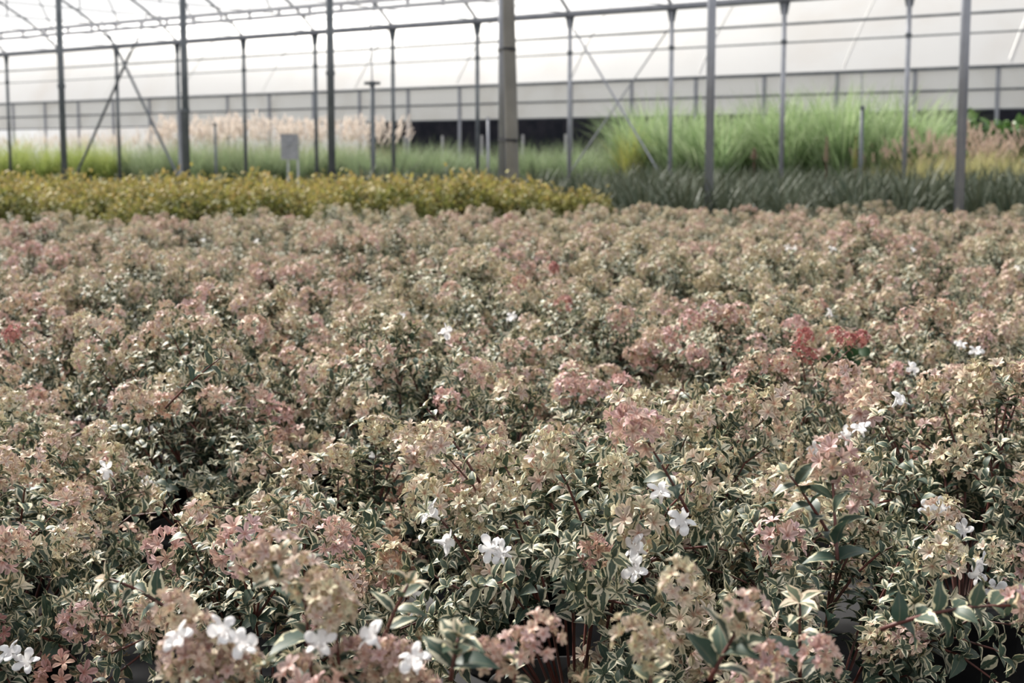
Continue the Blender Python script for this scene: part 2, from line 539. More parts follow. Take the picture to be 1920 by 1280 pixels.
GAPS = [on_Z(190, 640, .2), on_Z(245, 560, .2), on_Z(930, 865, .26), on_Z(1090, 580, .28), on_Z(540, 915, .26)]
HOLE = on_Z(180, 665, .27)
row = 0
zc = .86
while zc < 10.9:
    sp = .405
    off = (0 if row % 2 else .5)*sp + (.03*math.sin(row*1.7))
    half = .343*zc+.18
    xs = np.arange(-30, 31)*sp+off
    if row == 0: xs = np.array([-.145, .115])
    if row == 1: xs = np.array([-.62, -.265, .07, .33, .73])
    xs = [x for x in xs if abs(x) < half]
    for i, x in enumerate(xs):
        jx, jz = (rng.normal(0, .03), rng.normal(0, .035)) if row > 1 else (0, 0)
        X, Z = x+jx, zc+jz
        px = 960+2800*X/Z
        if Z > far_edge(px)-.1: continue
        P = W(X, Z)
        for g in GAPS:
            dv = P[:2]-g[:2]; dd = np.linalg.norm(dv)
            if dd < .25:
                P[:2] = g[:2]+dv/dd*.25
        if np.linalg.norm(P[:2]-HOLE[:2]) < .27: continue
        X, Z = P@RIGHT, P@FWD
        var = int(rng.integers(0, 5)); sc = rng.uniform(.90, 1.1); hs = rng.uniform(.90, 1.09)
        pink = float(np.clip(rng.normal(.30, .22), .0, 1)); red = 0.0
        if row == 1:
            var = [2, 1, 3, 5, 0][i] if len(xs) == 5 else var
            sc = [1.0, 1.03, .98, 1.18, 1.0][i] if len(xs) == 5 else sc; hs = [1.0, 1.0, 1.0, 1.12, 1.0][i] if len(xs) == 5 else hs
            pink = [.45, .6, .5, .6, .5][i] if len(xs) == 5 else pink
        if row == 0:
            hs, sc = [1.36, 1.34][i % 2], [.78, .74][i % 2]; var = [0, 4, 1, 2][i % 4]; pink = [.4, .8, .8, .5][i % 4]
        put_abelia(X, Z, var, rng.uniform(0, 2*PI), sc, row, pink, red, hs, detailed=row < 8)
    zc += .365 if row else .70
    row += 1
print('abelias', len(plants))

# labels for the abelias
def landmark(px):
    for x, n in ((235, 'below the leftmost tall post'), (486, 'below the second tall post from left'), (790, 'below the third tall post from left'),
                 (1140, 'below the thick strapped post'), (1560, 'below the second tall post from right'), (9999, 'below the rightmost tall post')):
        if px < x: return n
ORD = 'first second third fourth fifth sixth seventh eighth ninth tenth eleventh twelfth'.split()
for r_ in range(row):
    mem = sorted([p for p in plants if p[3] == r_], key=lambda p: p[1]/p[2])
    for i, p in enumerate(mem):
        px = 960+2800*p[1]/p[2]
        if r_ < 8:
            where = 'leftmost' if i == 0 else 'rightmost' if i == len(mem)-1 else ORD[i]+' from the left'
            rw = 'front row' if r_ == 0 else ORD[r_]+' row from the front'
            look = 'tall abelia with big dark cream-edged leaves' if p[4] is VAR[5] else 'variegated abelia bush'
            tag(p[0], f'{look}, {where} in the {rw}', 'shrub', 'abelia bushes filling the near bed')
        else:
            band = 'middle rows' if r_ < 16 else 'far rows'
            tag(p[0], f'variegated abelia in {band}, {landmark(px)}', 'shrub', f'abelia bushes of the {band}, {landmark(px)}')

# white bell flowers where the photo shows them, each on the plant it grows from
def surf_point(px, py, z0=.50):
    d = ray(px, py)
    best = None
    for p in plants:
        # ellipsoid around the plant
        c = W(p[1], p[2], .205*p[6]*p[7]); rad = np.array([.20*p[6], .20*p[6], .195*p[6]*p[7]])
        o = (CAMP-c)/rad; dd = d/rad
        A = dd@dd; B = 2*o@dd; Cc = o@o-1
        disc = B*B-4*A*Cc
        if disc < 0: continue
        t = (-B-math.sqrt(disc))/(2*A)
        if t > .3 and (best is None or t < best[0]): best = (t, p, norm((CAMP+d*t-c)/rad**2))
    return best and (CAMP+d*best[0], best[1], best[2])

def local_to(p, P):
    e = p[0]
    mw = Matrix.LocRotScale(e.location, e.rotation_euler, e.scale)
    return mw.inverted(), mw

FL = [(752, 614), (820, 645), (960, 608), (1690, 785), (1635, 835), (1520, 855), (1560, 830), (1795, 665), (1822, 678), (1700, 715), (172, 908), (290, 915), (845, 992), (852, 1034),
      (945, 1045), (965, 1058), (1190, 1052), (1182, 1090), (1222, 962), (1745, 968), (1775, 965), (1815, 1000), (1825, 1050), (1838, 1075), (1855, 1095), (12, 1235), (35, 1250),
      (1478, 475), (1490, 478), (1555, 482), (1392, 500), (1708, 482), (1918, 515), (385, 460), (520, 410), (480, 463), (1750, 598), (1540, 603), (1250, 1010)]
for i, (px, py) in enumerate(FL):
    s = surf_point(px, py)
    if not s: continue
    P, p, nrm = s
    inv, mw = local_to(p, P)
    d = norm(nrm*.6-ray(px, py)*.25+RIGHT*rng.normal(0, .6)+UP*rng.normal(.1, .45))
    q = P+nrm*.022-ray(px, py)*.012-d*.006
    sc_ = rng.uniform(.78, 1.02)
    o = link('white_flower', FLOWERS[i % 3], p[0])
    o.matrix_local = inv @ Matrix.Translation(tuple(q)) @ Matrix(frame(d, i).tolist()).to_4x4() @ Matrix.Scale(sc_, 4)
    tag(o, 'white bell flower')

# red-tinted sprays and the long leafy shoots standing out of the near plants
def long_shoot(p0, p1, bow, size, r, n=9, start=.25, youth=(.0, .3), red=0, tipbloom=0, name='leafy_shoot'):
    p0, p1 = np.asarray(p0), np.asarray(p1)
    c = (p0+p1)/2+np.asarray(bow)
    ts = np.linspace(0, 1, n); pts = [bez(p0, c, p1, t) for t in ts]
    tans = [norm(pts[min(j+1, n-1)]-pts[max(j-1, 0)]) for j in range(n)]
    L = Leaves(); pairs_along(L, pts, tans, int(n*start), size, youth[0], youth[1], norm(CAMP-p0)*.8, r)
    rosette(L, pts[-1], tans[-1], 4, size*.6, .85, r)
    ST = MB(); ST.tube(pts, list(np.linspace(.0017, .0009, n)), 6)
    return L, ST, pts, tans

def attach_shoot(a, b, bow, size, seed, zdep=(None, None), **kw):
    """a, b: the photo's pixels for foot and tip, zdep: how far away."""
    tb = kw.pop('tipbloom', 0); pk = kw.pop('pink', .6); rd_ = kw.pop('red', 0.0)
    r = np.random.default_rng(seed)
    P0, P1 = at_depth(*a, zdep[0]), at_depth(*b, zdep[1])
    near = min(plants, key=lambda p: np.linalg.norm(W(p[1], p[2], .3)-P0))
    inv, _ = local_to(near, P0)
    L, ST, pts, tans = long_shoot(P0, P1, bow, size, r, **kw)
    f = ST.build('leafy_shoot', M['stem'], near[0], smooth=True); f.matrix_local = inv
    l = link('shoot_foliage', L.mesh('shoot_foliage', M['leaf']), f); l.color = (pk, rd_, 0, 1)
    for k in range(tb):
        c = link('flower_cluster', CL_MESH[k % 7], f)
        q = pts[-1] if k == 0 else pts[-1]+r.normal(0, .014, 3)
        c.matrix_local = Matrix.Translation(tuple(q)) @ Matrix(frame(norm(tans[-1]+UP*.4), k).tolist()).to_4x4() @ Matrix.Scale(.55 if zdep[0] < 1.1 or rd_ else .75, 4)
        c.color = (pk, rd_, 0, 1)
    return f

attach_shoot((310, 765), (412, 672), (0, 0, .006), .030, 1, (2.05, 2.0), n=7, start=.3)
attach_shoot((640, 1275), (525, 1050), (0, 0, .01), .036, 2, (.95, .93), n=7, start=.35, tipbloom=2, pink=.45)
attach_shoot((700, 1250), (765, 1095), (0, 0, .006), .026, 3, (.97, .97), n=6, start=.4)
attach_shoot((845, 1275), (860, 1195), (0, 0, .004), .027, 4, (.88, .88), n=5, start=.3)
attach_shoot((900, 905), (800, 765), (0, 0, .01), .026, 5, (1.7, 1.72), n=8, start=.3)
attach_shoot((320, 1145), (205, 1085), (0, 0, .006), .027, 6, (1.18, 1.17), n=6, start=.2)
attach_shoot((1290, 960), (1215, 830), (0, 0, .004), .024, 7, (1.25, 1.25), n=7, start=.3, tipbloom=2, pink=.8)
attach_shoot((1560, 1010), (1480, 890), (0, 0, .004), .030, 8, (1.2, 1.2), n=7, start=.3)
attach_shoot((1570, 1050), (1560, 880), (0, 0, .0), .033, 9, (1.16, 1.2), n=7, start=.1, tipbloom=2, pink=.7)
attach_shoot((1650, 1180), (1895, 1135), (0, 0, .01), .030, 10, (1.05, 1.03), n=8, start=.15, tipbloom=1, pink=.9)
attach_shoot((1500, 1275), (1500, 1130), (0, 0, .0), .036, 11, (1.12, 1.1), n=6, start=.0)
attach_shoot((1330, 1275), (1390, 1165), (0, 0, .0), .032, 12, (.90, .90), n=6, start=.2, tipbloom=1, pink=.5)
for i, (a, b, k_) in enumerate([((345, 1330), (335, 1250), 3), ((400, 1330), (405, 1240), 3), ((455, 1330), (450, 1265), 2), ((640, 1330), (630, 1165), 3), ((690, 1330), (715, 1255), 3),
                                ((745, 1330), (750, 1265), 2), ((965, 1330), (965, 1240), 3), ((1215, 1330), (1225, 1235), 3), ((1440, 1330), (1440, 1265), 2), ((590, 1330), (570, 1100), 2)]):
    attach_shoot(a, b, (0, 0, .0), .022, 60+i, (.90, .90), n=6, start=.3, tipbloom=k_, pink=[.45, .6, .25, .2, .7, .45, .65, .15, .75, .3][i], youth=(.2, .7))
front = [p for p in plants if p[3] == 0]
for i, (px, py) in enumerate([(330, 1195), (425, 1182), (458, 1207), (598, 1203), (690, 1192), (772, 1236)]):
    P = at_depth(px, py, .875); p = min(front, key=lambda p: np.linalg.norm(W(p[1], p[2], .4)-P)); inv, mw = local_to(p, P)
    d = norm(UP*.9-ray(px, py)*.5+RIGHT*rng.normal(0, .5))
    o = link('white_flower', FLOWERS[i % 3], p[0]); o.matrix_local = inv @ Matrix.Translation(tuple(P-d*.012)) @ Matrix(frame(d, i).tolist()).to_4x4() @ Matrix.Scale(.66, 4)
    tag(o, 'white bell flower')
for i, (a, b) in enumerate([((1500, 735), (1475, 690)), ((1530, 720), (1520, 675)), ((1560, 690), (1610, 640)), ((1545, 690), (1585, 645)), ((1510, 715), (1500, 660))]):
    attach_shoot(a, b, (0, 0, .004), .016, 30+i, (2.52, 2.52), n=6, start=.2, tipbloom=2, pink=1.0, red=.75, youth=(.6, 1))
attach_shoot((1040, 540), (1040, 508), (0, 0, .0), .016, 41, (4.2, 4.2), n=4, start=.2, tipbloom=3, pink=1.0, red=.6)
attach_shoot((60, 660), (30, 630), (0, 0, .0), .016, 42, (2.6, 2.6), n=4, start=.2, tipbloom=2, pink=1.0, red=.6)

# ------------------------------------------------------------------ other plants
def bush_data(seed, n, R, H, z0, size, asp, youth_top=True, curl=.25):
    r = np.random.default_rng(seed); L = Leaves()
    for i in range(n):
        ct = r.uniform(-.1, 1); d = unit(math.acos(ct), r.uniform(0, 2*PI))
        k = r.uniform(.55, 1.0)**.6*(1+.16*math.sin(d[0]*9+seed)*math.cos(d[1]*8-seed))
        if r.random() < .06: k *= 1.18
        p = np.array([d[0]*R*k, d[1]*R*k, z0+d[2]*H*k])
        dd = norm(d+r.normal(0, .7, 3)+UP*.35)
        ln = size*r.uniform(.7, 1.25)
        yo = np.clip((k-.72)*2.6*max(0, ct)+r.uniform(-.2, .2), 0, 1) if youth_top else r.random()*.5
        L.add(p, dd, UP*.8+d*.6+r.normal(0, .3, 3), ln, ln*asp, r.random(), yo, curl*r.uniform(0, 1.5), .25)
    return L

def blade_mesh(name, mat, seed, n, spread, h, w, lean, droop, seg=5, youth=(0, 1)):
    """grass blades: n arching strips out of one crown."""
    r = np.random.default_rng(seed)
    az = r.uniform(0, 2*PI, n); le = np.abs(r.normal(0, lean, n))+.04; ln = h*r.uniform(.6, 1.1, n)
    rad = spread*np.sqrt(r.random(n)); a2 = r.uniform(0, 2*PI, n)
    base = np.stack([rad*np.cos(a2), rad*np.sin(a2), np.zeros(n)], 1)
    dirh = np.stack([np.cos(az), np.sin(az), np.zeros(n)], 1)
    side = np.stack([-np.sin(az+r.normal(0, .8, n)), np.cos(az), np.zeros(n)], 1)
    s = np.linspace(0, 1, seg+1)
    ang = le[:, None]+droop*r.uniform(.4, 1.6, n)[:, None]*s[None, :]**1.8
    st = ln[:, None]/seg
    x = np.cumsum(np.sin(ang)*st, 1)-np.sin(ang[:, :1])*st; z = np.cumsum(np.cos(ang)*st, 1)-np.cos(ang[:, :1])*st
    ctr = base[:, None, :]+dirh[:, None, :]*x[..., None]+UP*z[..., None]
    wd = w*r.uniform(.7, 1.2, n)[:, None]*np.clip(1.15-s**1.6*1.12, .03, 1)[None, :]*.5
    Vv = np.stack([ctr-side[:, None, :]*wd[..., None], ctr+side[:, None, :]*wd[..., None]], 2).reshape(-1, 3)
    k = 2*(seg+1)
    fl = np.concatenate([np.array([2*i, 2*i+1, 2*i+3, 2*i+2]) for i in range(seg)])
    flat = (fl[None, :]+(np.arange(n)*k)[:, None]).ravel(); stt = np.arange(n*seg)*4
    uv = np.tile(np.stack([np.tile([0, 1], seg+1), np.repeat(s, 2)], 1), (n, 1))
    yo = np.clip(r.uniform(*youth, n)[:, None]*.5+s[None, :]*.6*youth[1], 0, 1)
    dat = np.stack([np.repeat(r.random(n), k), np.repeat(yo.ravel(), 2)], 1)
    return raw_mesh(name, Vv, flat, stt, mat, uv, dat)

def plume_leaves(seed, n, R, z0, z1, size):
    r = np.random.default_rng(seed); L = Leaves()
    for i in range(n):
        az = r.uniform(0, 2*PI); q = R*math.sqrt(r.random()); b = np.array([q*math.cos(az), q*math.sin(az), r.uniform(z0, z1)])
        ax = norm(np.array([math.cos(az)*.45, math.sin(az)*.45, 1.0])+r.normal(0, .15, 3))
        for k in range(14):
            s = r.normal(0, 1, 3); s = norm(s)
            L.add(b+ax*size*k/14, ax+s*.7, s, size*.33, size*.10, r.random(), r.random(), .3, .2)
    return L

def scatter(x0, x1, z_near, z_far, sp, jit, seed):
    """points (pixel column range at each depth) on the ground, in rows facing the camera."""
    r = np.random.default_rng(seed); out = []; z = z_near(0) if callable(z_near) else z_near
    k = 0
    zmax = z_far if not callable(z_far) else max(z_far(x) for x in (x0, (x0+x1)/2, x1))
    zmin = z_near if not callable(z_near) else min(z_near(x) for x in (x0, (x0+x1)/2, x1))
    z = zmin
    while z <= zmax:
        xa, xb = (x0-960)/F_PX*z, (x1-960)/F_PX*z
        x = xa+(sp*.5 if k % 2 else 0)
        while x <= xb:
            X, Z = x+r.normal(0, jit), z+r.normal(0, jit)
            px = 960+F_PX*X/Z
            zn = z_near(px) if callable(z_near) else z_near
            zf = z_far(px) if callable(z_far) else z_far
            if zn-.05 <= Z <= zf+.05: out.append((X, Z, px))
            x += sp
        z += sp*.9; k += 1
    return out

POSTPX = [120, 350, 622, 957, 1330, 1800]
def zone(px):
    names = ['leftmost', 'second-left', 'third-left', 'thick strapped', 'second-right', 'rightmost']
    i = min(range(6), key=lambda k: abs(POSTPX[k]-px))
    return ('thick strapped post' if i == 3 else f'{names[i]} tall post'), i

def bed(protos, pts, name, cat, lab, group, smin, smax, seed, zs=None):
    r = np.random.default_rng(seed); first = True
    for i, (X, Z, px) in enumerate(pts):
        o = protos[i % len(protos)]
        c = o if i < len(protos) else copy_tree(o)
        c.location = tuple(W(X, Z)); c.rotation_euler = (0, 0, r.uniform(0, 2*PI)); s = r.uniform(smin, smax)
        c.scale = (s, s, s*r.uniform(.93, 1.07))
        zn, _ = zone(px)
        tag(c, f'{lab}, by the {zn}', cat, f'{group} by the {zn}')

# golden shrubs in the low bed behind
protos = []
for k in range(3):
    e = empty('golden_shrub', (0, 0, 0))
    L = bush_data(200+k, 1500, .30, .375, .2, .042, .5)
    link('foliage', L.mesh('foliage', M['gold']), e)
    st = MB(); r = np.random.default_rng(k)
    for q in range(9):
        d = unit(r.uniform(0, .9), r.uniform(0, 6.3)); st.tube([(0, 0, .15), tuple(d*.2+UP*.18), tuple(d*.36+UP*.2)], [.004, .003, .002], 5)
    st.build('stem', M['stem'], e); link('pot', POT, e)
    protos.append(e)
gn = lambda px: float(np.interp(px, [-60, 400, 1130], [9.75, 10.25, 11.05]))
gf = lambda px: float(np.interp(px, [-60, 700, 1000, 1130, 1180], [13.4, 12.9, 12.4, 11.6, 11.0]))
bed(protos, scatter(-60, 1150, gn, gf, .42, .05, 3), 'golden_shrub', 'shrub', 'yellow-green leafy shrub in the golden bed behind the abelias', 'golden shrubs', .88, 1.06, 5)

# dark strap-leaved plants on the right
protos = []
for k in range(4):
    e = empty('strap_leaf_plant', (0, 0, 0))
    link('foliage', blade_mesh('foliage', M['strapleaf'], 300+k, 95, .10, .76, .034, .30, .55, 6, (0, .7)), e)
    link('pot', POT, e)
    protos.append(e)
sn = lambda px: float(np.interp(px, [620, 1000, 1130, 1250, 1950], [14.2, 13.4, 12.0, 11.3, 11.1]))
bed(protos, scatter(640, 1980, sn, 16.6, .46, .06, 7), 'strap_leaf_plant', 'plant', 'dark green strap-leaved plant in the bed behind the abelias', 'dark strap-leaved plants', .82, 1.02, 8)

# low pale plants left, beyond the golden bed
protos = []
for k in range(2):
    e = empty('low_pale_plant', (0, 0, 0))
    link('foliage', bush_data(350+k, 500, .28, .24, .2, .05, .4).mesh('foliage', M['pale_low']), e)
    link('pot', POT, e); protos.append(e)
bed(protos, scatter(-60, 760, 14.4, 18.5, .62, .06, 9), 'low_pale_plant', 'plant', 'low pale green potted plant beyond the golden bed', 'low pale plants', .95, 1.2, 10)

def grass_proto(name, mat, seed, n, spread, h, w, lean, droop, plume=None, youth=(0, 1)):
    e = empty(name, (0, 0, 0))
    link('foliage', blade_mesh('foliage', mat, seed, n, spread, h, w, lean, droop, 6, youth), e)
    if plume:
        pm, cnt, R, z0, z1, sz = plume
        o = link('seed_head', plume_leaves(seed, cnt, R, z0, z1, sz).mesh('seed_head', pm, SEPAL), e); tag(o, kind='stuff')
    return e

def grass_bed(name, mat, seed, x0, x1, zn, zf, sp, lab, grp, smin, smax, kinds=3, **kw):
    ps = [grass_proto(name, mat, seed+k, **kw) for k in range(kinds)]
    bed(ps, scatter(x0, x1, zn, zf, sp, .08, seed), name, 'grass clump', lab, grp, smin, smax, seed)

# tall miscanthus block, right
mn = lambda px: float(np.interp(px, [1145, 1330, 1760], [28.3, 25.3, 23.6]))
mf = lambda px: mn(px)+2.2
grass_bed('tall_miscanthus', M['miscanthus'], 400, 1185, 1745, mn, mf, .62, 'tall fresh green arching grass clump in the tallest grass block', 'tall green grass clumps', .88, 1.08,
          n=210, spread=.15, h=1.96, w=.034, lean=.16, droop=.8)
# one yellower clump at the near left corner of the block
e = grass_proto('tall_miscanthus', M['yellowmis'], 420, 260, .16, 1.45, .022, .14, .6)
p = at_depth(1185, 300, 27.3); e.location = (p[0], p[1], 0)
tag(e, 'yellow-green grass clump at the left end of the tallest grass block', 'grass clump')
# straw and pink fountain grass, far right
fn = lambda px: float(np.interp(px, [1640, 1960], [23.0, 20.8]))
grass_bed('fountain_grass', M['strawgrass'], 430, 1660, 1990, fn, lambda px: fn(px)+2.6, .50, 'straw-coloured fountain grass with dusty pink seed heads', 'straw fountain grasses', .8, 1.1,
          n=230, spread=.14, h=.98, w=.012, lean=.3, droop=.7, plume=(M['plume_dusty'], 13, .34, .80, 1.05, .16))
# blue green grass, middle
bn = lambda px: float(np.interp(px, [640, 1170], [31.5, 27.6]))
grass_bed('soft_green_grass', M['bluegrass'], 440, 670, 1165, bn, lambda px: bn(px)+2.0, .58, 'soft blue-green grass mound in the middle distance', 'blue-green grass mounds', .9, 1.1,
          n=280, spread=.17, h=1.18, w=.014, lean=.28, droop=.8)
# lime tufts, left
ln_ = lambda px: float(np.interp(px, [-60, 650], [36.5, 32.0]))
grass_bed('lime_grass', M['limegrass'], 450, -60, 240, ln_, lambda px: ln_(px)+1.6, .6, 'bright lime green grass tuft at the far left', 'lime grass tufts', .9, 1.1,
          n=260, spread=.17, h=1.35, w=.016, lean=.26, droop=.7)
grass_bed('pale_green_grass', M['bluegrass'], 460, 250, 680, ln_, lambda px: ln_(px)+1.6, .6, 'pale green grass mound with soft tips on the left', 'pale green grass mounds', .85, 1.12,
          n=260, spread=.17, h=1.30, w=.016, lean=.28, droop=.8, youth=(.2, 1.2))
# pink plumes behind
pn = lambda px: float(np.interp(px, [150, 760], [40.0, 35.5]))
grass_bed('pink_plume_grass', M['strawgrass'], 470, 330, 745, pn, lambda px: pn(px)+1.2, .66, 'pink feather-plumed grass along the back, left of the thick post', 'pink plumed grasses', .92, 1.06,
          n=160, spread=.15, h=1.35, w=.012, lean=.2, droop=.5, plume=(M['plume'], 36, .50, 1.15, 1.62, .26))
grass_bed('pink_plume_grass', M['limegrass'], 480, 30, 320, pn, lambda px: pn(px)+.6, .8, 'short pink-plumed grass behind the lime tufts', 'short pink plumed grasses', .88, 1.0,
          n=140, spread=.15, h=1.25, w=.012, lean=.2, droop=.5, plume=(M['plume'], 34, .5, 1.05, 1.32, .2))
# broad-leaved shrubs, far right back
protos = []
for k in range(2):
    e = empty('broad_leaf_shrub', (0, 0, 0))
    link('foliage', bush_data(500+k, 420, .62, .95, .75, .26, .52, curl=.4).mesh('foliage', M['broad'], BROAD), e)
    tr = MB(); tr.tube([(0, 0, 0), (.02, 0, .8), (0, .03, 1.3)], [.03, .025, .012], 7); tr.build('trunk', M['stem'], e)
    protos.append(e)
bed(protos, scatter(1790, 1990, 26.2, 27.2, .95, .1, 12), 'broad_leaf_shrub', 'shrub', 'dark glossy broad-leaved shrub at the back right corner', 'broad-leaved shrubs', .74, .84, 13)

# two dried flower spikes standing up by the short stake, and a dark green sprig among the abelias
def spike(px, py0, py1, z, mat, label):
    a = at_depth(px, py0, z); b = at_depth(px, py1, z)
    e = empty('flower_spike', (a[0], a[1], 0))
    mb = MB(); mb.tube([(0, 0, 0), (0, 0, b[2])], [.008, .005], 6); mb.build('stalk', M['stem'], e)
    L = Leaves(); r = np.random.default_rng(int(px))
    for k in range(70):
        t = k/70; zz = a[2]+(b[2]-a[2])*t; d = unit(1.1, k*2.4); L.add((0, 0, zz), d, UP, .05*(1.25-t), .025, r.random(), r.random(), .2, .2)
    link('seed_head', L.mesh('seed_head', mat), e)
    tag(e, label, 'flower spike')
spike(1603, 318, 255, 15.5, M['yellowmis'], 'pale cream flower spike standing beside the short grey stake')
spike(1549, 305, 255, 15.8, M['plume_dusty'], 'thin brown seed spike left of the cream flower spike')
spike(1414, 300, 278, 15.6, M['plume_dusty'], 'short reddish seed spike in front of the tall green grass')

s = surf_point(1608, 690)
if s:
    P, p, nrm = s
    inv, mw = local_to(p, P)
    L = Leaves(); r = np.random.default_rng(77)
    for k in range(22):
        d = norm(r.normal(0, 1, 3)+UP*.2); L.add(np.array(P)+nrm*.03-ray(1608, 690)*.03+r.normal(0, .015, 3), d, -ray(1608, 690)+r.normal(0, .5, 3), .028, .022, r.random(), .0, .2, .2)
    o = link('green_sprig', L.mesh('green_sprig', M['green_leaf'], BROAD), p[0]); o.matrix_local = inv
    tag(o, 'plain dark green sprig')

# ------------------------------------------------------------------ this greenhouse
Y_NEAR, Y_FAR, Y_NB = 10.22, 21.12, 34.7
GUT = 3.18
near_px = [1801, 1330, 942, 622, 350, 120]
near_x = [on_Y(px, 299, Y_NEAR)[0] for px in near_px]
lab = ['grey steel post, rightmost of the tall front posts', 'grey steel post, second from the right among tall front posts', 'slim grey steel post strapped behind the thick pale post',
       'dark grey steel post, third from the left of the front row', 'dark grey steel post, second from the left of the front row', 'dark grey steel post, leftmost of the front row']
for i, X in enumerate(near_x):
    e = empty('steel_post', (X, Y_NEAR, 0))
    r = .034
    mb = MB(); mb.tube([(0, 0, 0), (0, 0, GUT)], r, 16); o = mb.build('shaft', M['steel'] if i < 3 else M['dark_steel'], e, smooth=True)  # left posts get the darker steel: their backlit shade is in the colour
    mb = MB(); mb.lathe([(0, 0), (.075, 0), (.075, .012), (.04, .014), (.04, .05), (.0345, .05)], 16); mb.build('base_plate', M['steel'], e)
    mb = MB(); mb.box((0, 0, GUT-.03), (.16, .12, .012)); mb.box((0, .03, GUT-.10), (.05, .01, .16)); mb.box((0, -.03, GUT-.10), (.05, .01, .16)); mb.build('head_bracket', M['steel'], e)
    if i in (3, 4, 5):
        mb = MB(); mb.lathe([(.034, -.02), (.043, -.02), (.043, .02), (.034, .02)], 14, (0, 0, 1.55 if i != 4 else 1.25)); mb.build('clamp', M['dark_steel'], e)
    tag(e, lab[i], 'post', 'tall steel posts of the front row')

# the second tube that stands close to the second post from the left
e = empty('square_tube_post', tuple(at_depth(341, 300, 15.35)*np.array([1, 1, 0])))
mb = MB(); mb.box((0, 0, .62), (.05, .05, 1.24)); mb.build('shaft', M['steel'], e)
mb = MB(); mb.box((0, 0, 1.245), (.06, .06, .012)); mb.build('cap', M['steel'], e)
tag(e, 'short square tube beside the second tall post from the left', 'post')

# the thick pale post, tilted a little, and its straps
b0 = on_Y(957, 420, Y_NEAR-.10); pb = np.array([b0[0], b0[1], 0]); top = at_depth(953.5, 0, np.dot(on_Y(957, 0, Y_NEAR-.10), FWD))
dv = (top-np.array([at_depth(961.5, 345, np.dot(top, FWD))[0], at_depth(961.5, 345, np.dot(top, FWD))[1], at_depth(961.5, 345, np.dot(top, FWD))[2]]))
dv = dv/dv[2]
foot = top-dv*top[2]; head = top+dv*(GUT-top[2])
e = empty('thick_post', tuple(foot))
mb = MB(); mb.tube([(0, 0, 0)]+[tuple((head-foot)*t) for t in (.3, .6, 1)], [.056, .054, .051, .047], 20); mb.build('shaft', M['pale_post'], e, smooth=True)
mb = MB(); mb.tube([tuple((head-foot)*.999), tuple((head-foot)*.999+np.array([0, 0, .02]))], [.05, .046], 20); mb.build('cap', M['pale_post'], e)
tag(e, 'thick pale round post strapped to a slim steel post', 'post')
def strap(py, rr, label):
    zz = at_depth(957, py, np.dot(top, FWD))[2]; c = foot+(head-foot)*zz/GUT
    s_ = empty('strap', tuple(c))
    q = np.array([near_x[2], Y_NEAR, c[2]])-c
    pts = [];
    L0 = np.linalg.norm(q[:2]); a0 = math.atan2(q[1], q[0])
    for k in range(13): an = a0+PI/2+PI*k/12; pts.append((rr*math.cos(an), rr*math.sin(an), -.012*k/12))
    for k in range(7): an = a0-PI/2+PI*k/6; pts.append((q[0]+.037*math.cos(an), q[1]+.037*math.sin(an), -.012+.012*k/6))
    pts.append(pts[0])
    mb = MB()
    n = len(pts)
    for x, y, z in pts: mb.V += [(x, y, z-.011), (x, y, z+.011), (x*1.03, y*1.03, z+.011), (x*1.03, y*1.03, z-.011)]
    for i in range(n-1):
        for k in range(4): mb.F.append((4*i+k, 4*i+(k+1) % 4, 4*i+4+(k+1) % 4, 4*i+4+k))
    mb.build('band', M['strap'], s_)
    mb = MB(); bx = pts[6]; mb.box((bx[0]*1.05, bx[1]*1.05, bx[2]), (.02, .02, .03)); mb.build('buckle', M['strap'], s_)
    tag(s_, label, 'strap', 'dark straps round the thick post')
strap(91, .0545, 'dark strap high round the thick pale post')
strap(262, .0565, 'dark strap low round the thick pale post')

# far row: posts under the gutter
X0 = on_Y(1465, 299, Y_FAR)[0]
far_k = list(range(-2, 12))
far_x = [X0-2.0*k for k in far_k]
ordn = []
for k, X in zip(far_k, far_x):
    e = empty('gutter_post', (X, Y_FAR, 0))
    mb = MB(); mb.tube([(0, 0, 0), (0, 0, GUT-.05)], .036, 12); mb.build('shaft', M['steel'] if k < 3 else M['dark_steel'], e, smooth=True)  # darker steel further left paints in the backlit side
    mb = MB()
    mb.add([(-.05, -.01, GUT-.22), (.05, -.01, GUT-.22), (.09, -.01, GUT-.03), (-.09, -.01, GUT-.03), (-.05, .01, GUT-.22), (.05, .01, GUT-.22), (.09, .01, GUT-.03), (-.09, .01, GUT-.03)],
           [(0, 1, 2, 3), (7, 6, 5, 4), (0, 4, 5, 1), (1, 5, 6, 2), (2, 6, 7, 3), (3, 7, 4, 0)]); mb.build('gusset', M['dark_steel'], e)
    mb = MB(); mb.lathe([(.036, -.03), (.048, -.03), (.048, .03), (.036, .03)], 12, (0, 0, 2.55)); mb.build('clamp', M['dark_steel'], e)
    px = proj((X, Y_FAR, 1))[0]
    if px > 1930: l = 'steel gutter post just outside the frame on the right'
    elif px < -20: l = 'steel gutter post just outside the frame on the left'
    else: ordn.append(e); l = None
    tag(e, l or 'x', 'post', 'slim posts carrying the long gutter')
ON = ['rightmost', 'second from the right', 'third from the right', 'fourth from the right', 'fifth from the right', 'sixth from the right', 'sixth from the left', 'fifth from the left', 'fourth from the left', 'third from the left', 'second from the left', 'leftmost']
if len(ordn) != 12: print('WARN far posts', len(ordn))
for e, w in zip(ordn, ON): e['label'] = f'slim steel post under the long gutter, {w}'

